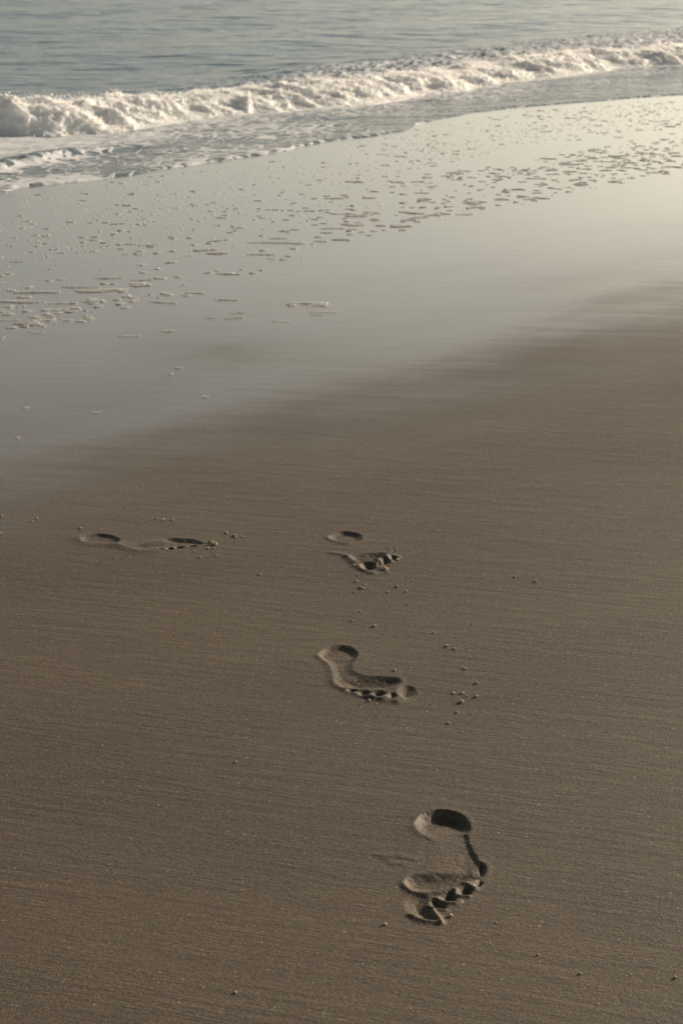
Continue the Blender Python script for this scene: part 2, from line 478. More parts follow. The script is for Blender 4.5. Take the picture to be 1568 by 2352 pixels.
D = Print(250, 1850, .3827)
D.pit('heel_print', [(105,320),(160,290),(290,268),(400,280),(495,315),(500,345),(440,372),(300,368),(190,360),(125,345)],
      .0042, .012, grad=((320,285),(300,360),.004))
D.pit('sole_print', [(420,345),(560,370),(640,400),(760,370),(880,340),(950,312),(1050,318),(1160,322),(1250,338),(1315,368),(1200,390),(1100,400),(960,412),(820,420),(700,432),(630,418),(540,390),(430,372)],
      .0030, .030)
D.pit('sole_print', [(900,335),(960,312),(1060,318),(1160,322),(1245,338),(1315,368),(1250,378),(1120,366),(980,350)], .0046, .015)
D.oval('toe_print_e', 880, 420, 34, 8, .005, .010)
D.oval('toe_print_d', 975, 415, 40, 12, .009, .012)
D.oval('toe_print_c', 1065, 403, 48, 13, .010, .012)
D.oval('toe_print_b', 1190, 393, 44, 8, .008, .010)
D.ridge('heel_print', [(100,315),(140,350),(220,372),(360,374),(470,385)], .0016, .016)
D.ridge('sole_print', [(470,385),(590,412),(640,435),(720,442),(830,430)], 0.0019, .014)
D.ridge('sole_print', [(770,370),(830,358),(900,360)], 0.0022, .014)

PRINTS = [
    (A, .0010, 'footprint', 'nearest and deepest bare footprint, its heel hollow full of black shadow and its toes scuffed'),
    (B, .0013, 'footprint', 'crisp bare footprint mid trail with five clear toe dents and a broad dark ball'),
    (Cc, .0014, 'footprint', 'farther bare footprint with separate heel hollow, gouged toes and a sand lump at its toe'),
    (D, .0015, 'footprint', 'sideways bare footprint alone on the left, its toes pointing right to two golden lumps'),
]
rects = []
sv, sq, sn = [], [], []; off = 0
for pr, res, nm, lab in PRINTS:
    x0, x1, y0, y1 = pr.bbox()
    x0, x1, y0, y1 = round(x0, 3), round(x1, 3), round(y0, 3), round(y1, 3)
    pr.bbox = (lambda a=(x0, x1, y0, y1): (lambda m=0: a))()
    rects.append((x0, x1, y0, y1))
    nx, ny = int((x1 - x0) / res), int((y1 - y0) / (res * 1.15))
    X, Y = np.meshgrid(np.linspace(x0, x1, nx), np.linspace(y0, y1, ny))
    H, own, parts = pr.height(X, Y)
    dzx = np.gradient(H, X[0], axis=1); dzy = np.gradient(H, Y[:, 0], axis=0)
    N = np.stack([-dzx, -dzy, np.ones_like(H)], -1); N /= np.linalg.norm(N, axis=-1, keepdims=True)
    V = np.stack([X, Y, H], -1).reshape(-1, 3); N = N.reshape(-1, 3)
    Q = grid_quads(ny, nx); ow = own.reshape(-1)[Q]
    lab_f = ow.max(1)
    # the sand outside the print
    v, q, n = compact(V, Q[lab_f == 0], N)
    sv.append(v); sq.append(q + off); sn.append(n); off += len(v)
    ctr = V[np.unique(Q[lab_f > 0])]
    base = Vector((float(ctr[:, 0].mean()), float(ctr[:, 1].mean()), 0))
    root = link(nm, None, label=lab, category='footprint', group='bare footprints in the sand')
    root.location = base; root.empty_display_size = .05
    for i, pn_ in enumerate(parts):
        sel = lab_f == i + 1
        if not sel.any(): continue
        v, q, n = compact(V, Q[sel], N)
        nm2 = 'toe_print' if pn_.startswith('toe') else pn_
        o = link(nm2, make_mesh(nm2, v - np.array(base), q, M_sand, normals=n), root)

# sand sheet: coarse lines that run through the patch borders
def lines(lo, hi, cuts, fine_lo, fine_hi, step):
    L = set([lo, hi]) | set(cuts) | set(np.round(np.arange(fine_lo, fine_hi, step), 3).tolist())
    L |= set([lo * .4, hi * .4, lo * .1, hi * .1])
    return sorted(L)
xs = lines(-600, 600, [r[0] for r in rects] + [r[1] for r in rects], -14, 14, .5)
ys = lines(-60, 900, [r[2] for r in rects] + [r[3] for r in rects], -5, 30, .5)
X, Y = np.meshgrid(xs, ys)
V = np.stack([X, Y, np.zeros_like(X)], -1).reshape(-1, 3)
Q = grid_quads(len(ys), len(xs))
c = V[Q].mean(1)
keep = np.ones(len(Q), bool)
for x0, x1, y0, y1 in rects:
    keep &= ~((c[:, 0] > x0) & (c[:, 0] < x1) & (c[:, 1] > y0) & (c[:, 1] < y1))
v, q = compact(V, Q[keep])
sv.append(v); sq.append(q + off); sn.append(np.tile([0, 0, 1.], (len(v), 1)))
link('sand', make_mesh('sand', np.concatenate(sv), np.concatenate(sq), M_sand, normals=np.concatenate(sn)), kind='structure',
     label='smooth damp brown sand of the beach, shining wet towards the sea')

# ------------------------------------------------------------------ sea
AD, CD = np.array([.62, .785]), np.array([-.785, .62])
AD /= np.linalg.norm(AD); CD = np.array([-AD[1], AD[0]])
def ac(x, y): return x * AD[0] + y * AD[1], x * CD[0] + y * CD[1]
def xy(a, c): return a * AD[0] + c * CD[0], a * AD[1] + c * CD[1]
def curve(pts, z=0.0):
    P = np.array(pts, float)
    x, y = gnd(P[:, 0], P[:, 1], z)
    a, c = ac(x, y)
    o = np.argsort(a)
    return a[o], c[o]
def at(cv, a):
    """c of the curve at a; past its ends it goes on wandering gently."""
    A_, C_ = cv
    c = np.interp(a, A_, C_)
    out = np.where(a < A_[0], A_[0] - a, np.where(a > A_[-1], a - A_[-1], 0))
    return c + np.minimum(out, 1.0) * .25 * np.sin(a * .9)

shore = curve([(0,445),(50,432),(170,420),(300,402),(480,375),(640,352),(700,335),(784,320),(870,313),(930,301),(948,291),(1000,277),(1100,258),(1210,245),(1300,238),(1450,226),(1568,218)])
wbase = curve([(0,323),(100,322),(250,312),(390,292),(440,282),(600,270),(640,262),(784,252),(960,226),(1040,216),(1150,197),(1290,181),(1420,162),(1568,156)])
second = curve([(0,396),(60,384),(100,376),(200,358),(270,350),(350,342)])

def ripples(x, y):
    r = np.hypot(x, y)
    h = .014 * fbm(x * 1.1, y * 2.0, 0.3, 3) + .003 * fbm(x * 3.5, y * 6.0, 1.7, 3)
    return h
def sea(x, y):
    a, c = ac(x, y)
    s = c - at(shore, a)
    s = s + .02 * pn(a * 5, c * 5) + .035 * pn(a * 1.7, 3.3)
    b = c - at(wbase, a)
    z = -.010 + .017 * sst(-.03, .04, s) + .016 * sst(0, 1.2, s)
    # lip of the swash: higher where it still runs up the beach (left half)
    run = sst(-.5, 1.5, -(a - 9.5))
    z = z + run * .003 * np.exp(-((s - .06) / .06) ** 2)
    calm = sst(.0, .5, s) * (1 - sst(.2, .6, b))
    z = z + calm * (.004 + .004 * run) * (1.0 * fbm(a * 3.0, c * 5.5, 4.4, 4))
    z = np.where(s > .03, np.maximum(z, .004), z)
    # swell behind the breaker
    bk = sst(.2, .7, b)
    z = z + bk * (.03 + .035 * np.exp(-((b - .9) / .7) ** 2))
    z = z + bk * ripples(x, y) * (1 + .6 * np.exp(-((b - 1.2) / 1.0) ** 2))
    z = z + bk * .022 * np.sin((c - .12 * a) * 1.9 + 1.2 * pn(a * .3, c * .3)) * sst(1, 3, b)
    # whitewater that spreads behind the crest further along the wave
    px, py = to_px(x, y)
    trail = sst(-.4, .2, b) * (1 - sst(.8 + .10 * np.clip(a - 9, 0, 12), 1.5 + .22 * np.clip(a - 9, 0, 12), b)) * sst(8.4, 10.8, a)
    trail = trail * (.8 + .35 * pn(a * .8, c * 1.4, 8.))
    z = z + trail * bk * np.abs(fbm(a * 6, c * 8, .9, 4)) * .040
    # little second breaker on the left
    s2 = c - at(second, a)
    k2 = 1 - sst(second[0][-1] - .9, second[0][-1] + .1, a)
    lump = .7 + .5 * pn(a * 7, 1.9)
    prof = np.where(s2 > 0, np.exp(-(s2 / .16) ** 2), np.exp(-(s2 / .05) ** 2))
    z = z + k2 * lump * prof * .050
    foam = (.36 + .30 * pn(a * 3.1, 2.2)) * (1 - sst(.02, .14, s)) * sst(-.05, 0, s)
    foam = np.maximum(foam, run * (.56 + .45 * pn(a * 2.2, c * 2.2)) * (1 - sst(.10, .42, s)) * sst(-.05, 0, s))
    mid = sst(.0, .1, s) * (1 - sst(-.1, .3, b))
    foam = np.maximum(foam, mid * (.22 + .20 * run + .42 * k2 * sst(.05, .25, s2) + .26 * pn(a * 1.6, c * 2.5, 2.) + .28 * sst(-1.0, -.1, b)))
    foam = np.maximum(foam, k2 * (np.exp(-((s2 + .06) / .09) ** 2) * 1.0 * (.8 + .5 * pn(a * 9, c * 9)) + .75 * sst(.12, .6, s2) * mid))
    foam = np.maximum(foam, trail * .86)
    foam = np.maximum(foam, .9 * sst(-.35, 0, b) * (1 - sst(.5, .9, b)))
    shallow = 1 - sst(0, 1.6, s)
    return z, np.clip(foam, 0, 1), shallow, s, b

az = np.concatenate([np.linspace(-88, -15, 110)[:-1], np.linspace(-15, 15, 640)[:-1], np.linspace(15, 70, 140)])
rr = np.concatenate([np.geomspace(1.6, 7.0, 60)[:-1], np.geomspace(7.0, 48, 560)[:-1], np.geomspace(48, 6000, 60)])
AZ, RR = np.meshgrid(np.radians(az), rr)
X, Y = RR * np.sin(AZ), RR * np.cos(AZ)
Z, F, S, sdist, bd = sea(X, Y)
Z = np.where(RR > 200, .03, Z)
V = np.stack([X, Y, Z], -1).reshape(-1, 3)
Q = grid_quads(*X.shape)
keep = (sdist.reshape(-1)[Q].max(1) > -.12)
v, q, f, s_ = compact(V, Q[keep], F.reshape(-1), S.reshape(-1))
link('sea_water', make_mesh('sea_water', v, q, M_water, attrs={'foam': f, 'shallow': s_}), kind='structure',
     label='grey green sea with soft ripples and thin foam')

# ------------------------------------------------------------------ the breaking wave
crest_px = [(-700,225),(-300,222),(0,216),(75,222),(130,234),(200,232),(250,224),(320,208),(350,218),(420,220),(560,202),(600,198),(680,194),(784,180),(990,166),(1080,150),(1200,131),(1300,121),(1440,114),(1568,105),(1900,95),(2300,88)]
crest_h = []
for (px, py) in crest_px:
    # height of the crest above the sea where it stands about 0.4 m behind the foot of the wave
    u = (px - CX) / FPX; vv = (py - CY) / FPX
    dx, dy, dz = u, math.cos(PITCH) - vv * math.sin(PITCH), -math.sin(PITCH) - vv * math.cos(PITCH)
    lo, hi = 3.0, 60.0
    for _ in range(50):
        m = (lo + hi) / 2
        a_, c_ = ac(dx * m, dy * m)
        if c_ - float(at(wbase, a_)) < .40: lo = m
        else: hi = m
    a_, c_ = ac(dx * lo, dy * lo)
    crest_h.append((a_, CAM_H + dz * lo))
crest_h = np.array(sorted(crest_h))
sa = np.concatenate([np.arange(crest_h[0, 0] - 3, 5.0, .05), np.arange(5.0, 16, .008), np.arange(16, 30, .03)])
tt = np.linspace(0, 1, 110)
SA, TT = np.meshgrid(sa, tt)
Hc = np.interp(SA, crest_h[:, 0], crest_h[:, 1])
Hc = np.clip(Hc, .08, .30) * (1 + .24 * pn(SA * 2.3, 8.8) + .16 * pn(SA * 5.3, 3.8) + .10 * np.abs(pn(SA * 12.3, 1.8))) 
# profile: foot, bulging front, crest, long back
prof_c = np.interp(TT, [0, .12, .32, .5, .66, .82, 1], [-.10, -.02, .08, .26, .46, .66, .95])
prof_z = np.interp(TT, [0, .12, .32, .5, .66, .82, 1], [-.03, .12, .52, .80, .92, .62, .0])
ker = np.array([1, 3, 5, 3, 1.]); ker /= ker.sum()
for arr in (prof_c, prof_z):
    for _ in range(4):
        arr[2:-2] = sum(ker[i] * arr[i:len(arr) - 4 + i] for i in range(5))
big = .5 + .5 * pn(SA * 1.3, 4.2) 
C0 = at(wbase, SA) + prof_c * (.8 + .3 * big) + .05 * pn(SA * 2.1, 1.) 
Z0 = prof_z * (Hc - .02) + .02
gx, gy = xy(SA, C0)
# billows
n1 = 1 - np.abs(fbm(gx * 2.6, gy * 2.6, Z0 * 3.5, 2)) * 1.6
n2 = 1 - np.abs(fbm(gx * 7 + 3, gy * 7, Z0 * 8, 3, .55)) * 1.6
n3 = fbm(gx * 22, gy * 22, Z0 * 22, 3, .6)
env = np.sin(np.clip(TT, 0, 1) * math.pi) ** .6
dsp = env * (.072 * (n1 - .55) + .027 * (n2 - .5) + .008 * n3)
nc = np.interp(TT, [0, .5, .7, 1], [-.9, -.55, 0, .3]); nz = np.sqrt(1 - nc ** 2)
C1 = C0 + nc * dsp * 1.2 + env * .03 * pn(gx * 5, gy * 5, 7.3)
Z1 = Z0 + nz * dsp * (Hc / .22)
A1 = SA + env * .03 * pn(gx * 6, gy * 6, 2.2 + Z0 * 5)
Z1 = np.where(TT < .02, -.02, np.where(TT > .98, -.02, Z1))
gx, gy = xy(A1, C1)
V = np.stack([gx, gy, Z1], -1).reshape(-1, 3)
wave_root = link('breaking_wave', None, label='long low wave breaking into churning cream white foam along the shore', category='wave')
wx0, wy0 = xy(9.0, float(at(wbase, 9.0)))
wave_root.location = (wx0, wy0, 0)
base = np.array([wx0, wy0, 0])
link('foam_crest', make_mesh('foam_crest', V - base, grid_quads(*SA.shape), M_white), wave_root)

# spray and small clots of foam thrown off the crest
def octa():
    v = np.array([(1,0,0),(-1,0,0),(0,1,0),(0,-1,0),(0,0,1),(0,0,-1)], float)
    f = np.array([(0,2,4),(2,1,4),(1,3,4),(3,0,4),(2,0,5),(1,2,5),(3,1,5),(0,3,5)])
    return v, f
def ico(sub=1):
    g = (1 + 5 ** .5) / 2
    v = [(-1,g,0),(1,g,0),(-1,-g,0),(1,-g,0),(0,-1,g),(0,1,g),(0,-1,-g),(0,1,-g),(g,0,-1),(g,0,1),(-g,0,-1),(-g,0,1)]
    f = [(0,11,5),(0,5,1),(0,1,7),(0,7,10),(0,10,11),(1,5,9),(5,11,4),(11,10,2),(10,7,6),(7,1,8),(3,9,4),(3,4,2),(3,2,6),(3,6,8),(3,8,9),(4,9,5),(2,4,11),(6,2,10),(8,6,7),(9,8,1)]
    v = [np.array(p) / np.linalg.norm(p) for p in v]
    for _ in range(sub):
        nf, cache = [], {}
        def mid(i, j):
            k = (min(i, j), max(i, j))
            if k not in cache:
                m = v[i] + v[j]; v.append(m / np.linalg.norm(m)); cache[k] = len(v) - 1
            return cache[k]
        for a, b, c in f:
            x, y, z = mid(a, b), mid(b, c), mid(c, a)
            nf += [(a, x, z), (b, y, x), (c, z, y), (x, y, z)]
        f = nf
    return np.array(v), np.array(f)

def scatter(P, Rd, prim, squash=None):
    v, f = prim
    n = len(P)
    rs = np.random.RandomState(5)
    sc = Rd[:, None, None] * (squash[:, None, :] if squash is not None else 1)
    V = v[None] * (1 + .15 * rs.normal(size=(n, len(v), 1))) * sc + P[:, None, :]
    Fq = f[None] + (np.arange(n) * len(v))[:, None, None]
    return V.reshape(-1, 3), Fq.reshape(-1, 3)

rs = np.random.RandomState(3)
nW = V.reshape(tt.size, sa.size, 3)
idx_s = np.clip(np.searchsorted(sa, rs.uniform(.5, 19, 125000)), 0, sa.size - 1)
wgt = sa[idx_s] > 0
idx_s = idx_s[wgt]
idx_t = np.clip(np.where(rs.rand(idx_s.size) < .6, rs.normal(.62, .12, idx_s.size), rs.uniform(.04, .85, idx_s.size)), .04, .9)
P = nW[(idx_t * (tt.size - 1)).astype(int), idx_s]
plume = np.clip(fbm(sa[idx_s] * 2.2, 6.6, 0., 3) + .3, 0, 1)
up = np.abs(rs.exponential(.0075, idx_s.size)) * (.25 + 3.2 * plume * sst(.3, .55, idx_t))
P = P + np.stack([rs.normal(0, .010, idx_s.size), rs.normal(-.004, .010, idx_s.size), up], -1)
Rd = rs.lognormal(math.log(.0018), .5, idx_s.size) * (1.3 - np.clip(up / .06, 0, 1))
v, f = scatter(P, Rd, octa())
link('spray', make_mesh('spray', v - base, f, M_white), wave_root, kind='stuff')

# ------------------------------------------------------------------ foam patches left on the film of water
def bubble_patch(seed, n, ax, ay, shape='oval', rb=.0027):
    rs = np.random.RandomState(seed)
    pts, rad = [], []
    tries = 0
    while len(pts) < n and tries < n * 60:
        tries += 1
        if shape == 'oval':
            r, th = rs.rand() ** .5, rs.rand() * 2 * math.pi
            wob = 1 + .25 * math.sin(2 * th + seed) + .18 * math.sin(3 * th + 2 * seed)
            p = np.array([r * math.cos(th) * ax * wob, r * math.sin(th) * ay * wob])
        elif shape == 'streak':
            u = rs.rand() * 2 - 1
            p = np.array([u * ax, (rs.rand() - .5) * ay * (1.3 - u * u) + .35 * ay * math.sin(u * 3 + seed)])
        else:                                     # hook
            th = rs.rand() * math.pi * 1.5 - .8
            p = np.array([-math.cos(th) * ax + (ax * .9 if abs(th) > 1.2 else 0) * (rs.rand() * 1.2), math.sin(th) * ay]) + rs.normal(0, .004, 2)
        r = rb * rs.lognormal(0, .28)
        if all(np.hypot(*(p - q_)) > (r + s_) * .72 for q_, s_ in zip(pts, rad)):
            pts.append(p); rad.append(r)
    P = np.array([(p[0], p[1], .0005) for p in pts]); Rd = np.array(rad)
    sq = np.tile([1.25, 1.0, .38], (len(P), 1))
    v, f = scatter(P, Rd, ico(1), sq)
    return make_mesh('foam_patch', v, f, M_bub)

# limits of the foam patches, in the photo's frame
lowx = [-800, 0, 200, 400, 520, 700, 820, 1000, 1200, 1400, 1568, 2400]
lowy = [930, 815, 755, 700, 665, 610, 560, 520, 478, 430, 405, 330]
shx = [-800, 0, 300, 640, 948, 1210, 1568, 2400]
shy = [560, 450, 405, 355, 295, 248, 222, 180]
def density(px, py):
    lo = np.interp(px, lowx, lowy); sh = np.interp(px, shx, shy)
    t = (lo - py) / (lo - sh)                     # 0 at the landward limit, 1 at the swash
    d = sst(0, .10, t) * (1 - sst(.60, .86, t))
    right = sst(650, 1150, px)
    bandA = right * sst(.58, .64, t) * (1 - sst(.94, .99, t)) * .9
    left = (1 - right) * sst(.62, .75, t) * (1 - sst(.95, 1., t)) * .5
    gap = 1 - right * sst(.45, .52, t) * (1 - sst(.60, .66, t)) * .9
    return np.clip(d * gap + bandA + left, 0, 1) * (t > 0) * (t < 1), t

rs = np.random.RandomState(21)
cand = []
N_T = 60000
pxs = rs.uniform(-800, 2300, N_T); 
# even over the ground: pick ground points, then test
gxs = rs.uniform(-3.2, 4.5, N_T); gys = rs.uniform(3.2, 15, N_T)
px, py = to_px(gxs, gys)
dn, tq = density(px, py)
cl = np.clip(.50 + .55 * fbm(gxs * 1.6, gys * 1.1, 5.5, 3), 0.03, 1)
ok = (rs.rand(N_T) < dn * cl * .78) & (px > -900) & (px < 2400)
gxs, gys, px, py, tq = gxs[ok], gys[ok], px[ok], py[ok], tq[ok]
ctrl = (1 - sst(.15, .75, tq))
size = rs.lognormal(math.log(.0078), .55, len(gxs)) * (.50 + .55 * ctrl) * np.where(tq > .6, .9, 1)
size = np.clip(size, .0035, .027)
inframe = (px > -10) & (px < 1578) & (py > 0)
vis = size / gys * inframe
order = np.argsort(-vis)

# hand placed ones that stand alone near the camera: px, py, half width, half depth, shape, label
hand = [
    (692, 700, .045, .030, 'hook', 'hook shaped loop of foam open to the right, alone on the smooth wet sheen'),
    (740, 718, .050, .012, 'streak', 'long thin foam streak at the right end of the stray flecks, upper of two'),
    (728, 723, .032, .010, 'streak', 'short foam streak just under the long one right of the hook shaped loop'),
    (642, 738, .040, .012, 'streak', 'slightly tilted foam streak below and left of the hook shaped loop'),
    (548, 719, .045, .010, 'streak', 'thin rising foam streak above two short ones left of the hook loop'),
    (538, 731, .035, .012, 'streak', 'right hand one of two short level foam streaks below the thin rising one'),
    (485, 730, .028, .013, 'streak', 'left hand one of two short level foam streaks on the grey sheen'),
    (521, 689, .036, .013, 'streak', 'level foam streak on its own above the two short ones in the middle'),
    (296, 773, .036, .009, 'streak', 'faint thin foam streak at the upper left of the dark dry patch'),
    (387, 761, .030, .008, 'streak', 'faint foam line just above the dark dry patch'),
    (409, 846, .017, .010, 'oval', 'small pale foam fleck low on the dark dry patch, upper of a pair'),
    (391, 860, .017, .010, 'oval', 'small pale foam fleck low on the dark dry patch, lower of a pair'),
    (61, 937, .011, .008, 'oval', 'tiny foam fleck far below the others at the left on grey wet sand'),
    (470, 912, .010, .007, 'oval', 'tiny lone foam fleck on dull sand below the dark patch'),
    (40, 1007, .012, .007, 'oval', 'lowest tiny foam fleck near the left edge on drying sand'),
    (220, 949, .010, .007, 'oval', 'tiny foam fleck on grey sand, between the left edge and the lone middle fleck'),
    (85, 672, .075, .022, 'streak', 'longest wide foam raft near the left edge with a thick right end'),
    (35, 694, .085, .018, 'streak', 'very long narrow foam raft touching the left edge'),
    (225, 668, .075, .030, 'oval', 'thick long foam raft in the left group, its front edge deeply shaded'),
    (185, 660, .062, .016, 'streak', 'long foam raft with a narrow waist at the left'),
    (320, 655, .045, .030, 'oval', 'broad lumpy foam raft with a second lump on top'),
    (250, 639, .050, .014, 'streak', 'long low foam raft topped by small bumps, left group'),
    (138, 697, .050, .015, 'streak', 'level foam raft under the long waisted one, left group'),
    (376, 695, .050, .010, 'streak', 'thin foam streak sloping down to the right, below the left group'),
    (80, 764, .036, .012, 'streak', 'foam streak sloping down to the right, lowest of the left group'),
    (24, 736, .038, .014, 'streak', 'level foam raft near the left edge, above the lowest ones'),
    (632, 558, .100, .014, 'streak', 'longest thin foam streak of the middle group'),
    (600, 585, .060, .016, 'streak', 'long foam streak with a kink under the longest middle one'),
    (640, 548, .045, .012, 'streak', 'thin foam streak just above the longest middle one'),
    (500, 582, .045, .022, 'oval', 'thick foam raft in the middle group beside the kinked streak'),
    (765, 525, .060, .014, 'streak', 'long thin foam streak at the right end of the middle group'),
]
protos = {}
def patch_mesh(hw, hd, shape, var):
    key = (shape, var, round(hw / .012), round(hd / .008))
    if key not in protos:
        hw_, hd_ = max(round(hw / .012), .5) * .012, max(round(hd / .008), .5) * .008
        n = int(min(420, max(4, hw_ * hd_ * 3.1 / (.0027 ** 2 * 2.4))))
        protos[key] = bubble_patch(hash((shape[0] == 's', var, round(hw_, 3) * 1000)) % 9973, n, hw_, hd_, shape)
    return protos[key]

GR = 'foam patches on the wet sand'
n_ind = 0
for i, (hx, hy, hw, hd, shp, lab) in enumerate(hand):
    x, y = gnd(hx, hy)
    o = link('foam_patch', patch_mesh(hw * (.65 if shp == 'oval' and hw < .02 else .9), hd * .7, shp, i), label=lab, category='foam', group=GR)
    o.location = (float(x), float(y), .0015)
    if shp == 'oval' and hw < .02: o.scale = (.6, .5, .5)
    elif hy > 715: o.scale = (.85, .6, .7)
    o.rotation_euler[2] = R(25) if 'rising' in lab else (R(-22) if 'slop' in lab or 'tilted' in lab else 0)
    n_ind += 1
hp = np.array([gnd(h[0], h[1]) for h in hand])
rest = []
zones = [(0, 260, 'left edge'), (260, 520, 'left of the middle'), (520, 784, 'middle'), (784, 1045, 'right of the middle'), (1045, 1310, 'right'), (1310, 1600, 'right edge')]
for j in order:
    x, y, s_ = gxs[j], gys[j], size[j]
    if np.min(np.hypot(hp[:, 0] - x, hp[:, 1] - y)) < .07: continue
    if n_ind < 296 and inframe[j]:
        asp = .35 + .5 * ((j * 7919) % 100) / 100
        shp = 'streak' if asp < .5 else 'oval'
        o = link('foam_patch', patch_mesh(s_ * 1.35, s_ * asp, shp, j % 3), category='foam', group=GR)
        o.location = (float(x), float(y), .0012)
        o.rotation_euler[2] = R(((j * 37) % 40) - 20)
        zi = [z for z in zones if z[0] <= px[j] < z[1] + 1e9 * (z[1] == 1600)][0][2] if px[j] >= 0 else 'left edge'
        fb_ = 'landward rim' if tq[j] < .2 else ('landward half' if tq[j] < .45 else 'seaward half')
        sz = 'large' if s_ > .034 else ('medium' if s_ > .024 else 'small')
        o['label'] = f"{sz} {'thin' if shp == 'streak' else 'rounded'} foam patch, {fb_} of the speckled belt, {zi}"
        n_ind += 1
    else:
        rest.append((x, y, s_))
rest = np.array(rest)
# the many smaller ones as one object
PV, PR, SQ = [], [], []
rs = np.random.RandomState(8)
for x, y, s_ in rest:
    k = 2 if s_ < .006 else int(rs.randint(3, 8))
    for m in range(k):
        r = s_ * .62
        u = (m - (k - 1) / 2) * s_ * .55
        PV.append((x + u, y + rs.normal(0, s_ * .22), .0008)); PR.append(r * rs.uniform(.7, 1.15)); SQ.append((1.3, .60, min(1, .0010 / r)))
v, f = scatter(np.array(PV), np.array(PR), ico(1), np.array(SQ))
link('foam_flecks', make_mesh('foam_flecks', v, f, M_bub), kind='stuff', label='countless small flecks of foam scattered over the wet sand below the waves')

# ------------------------------------------------------------------ crumbs of sand kicked out by the feet
def crumb_mesh(seed, lumps=1):
    rs = np.random.RandomState(seed)
    v0, f0 = ico(3)
    Vs, Fs, o_ = [], [], 0
    for k in range(lumps):
        s = v0 * (1 + .16 * fbm(v0[:, 0] * 1.3 + seed, v0[:, 1] * 1.3, v0[:, 2] * 1.3, 2)[:, None] + .09 * pn(v0[:, 0] * 5 + seed, v0[:, 1] * 5, v0[:, 2] * 5)[:, None])
        r = 1.0 if k == 0 else rs.uniform(.4, .8)
        off_ = np.zeros(3) if k == 0 else np.array([rs.normal(0, 1.0), rs.normal(0, .7), rs.uniform(-.3, .5)])
        s = s * r * np.array([1.0, .9, .82]) + off_
        s[:, 2] = np.maximum(s[:, 2] + .55, 0)
        Vs.append(s); Fs.append(f0 + o_); o_ += len(s)
    return make_mesh('sand_lump', np.concatenate(Vs), np.concatenate(Fs), M_crumb)
CM1 = [crumb_mesh(10 + i, 1) for i in range(5)]
CMN = [crumb_mesh(30 + i, 4 + i) for i in range(5)]
def S7(x, y): return ((1100 + x * .4464) * .6272, (2300 + y * .4464) * .6272)
def S6(x, y): return ((1100 + x * .3189) * .6272, (1900 + y * .3189) * .6272)
def S5(x, y): return ((250 + x * .3827) * .6272, (1850 + y * .3827) * .6272)
def S8(x, y): return ((1300 + x * .3827) * .6272, (2900 + y * .3827) * .6272)
def S4(x, y): return ((1200 + x * .6378) * .6272, (2050 + y * .6378) * .6272)
def S5b(x, y): return ((1500 + x * .3827) * .6272, (2350 + y * .3827) * .6272)
def S3(x, y): return ((0 + x * .6378) * .6272, (1800 + y * .6378) * .6272)
def S2(x, y): return ((1250 + x * .7972) * .6272, (3400 + y * .7972) * .6272)
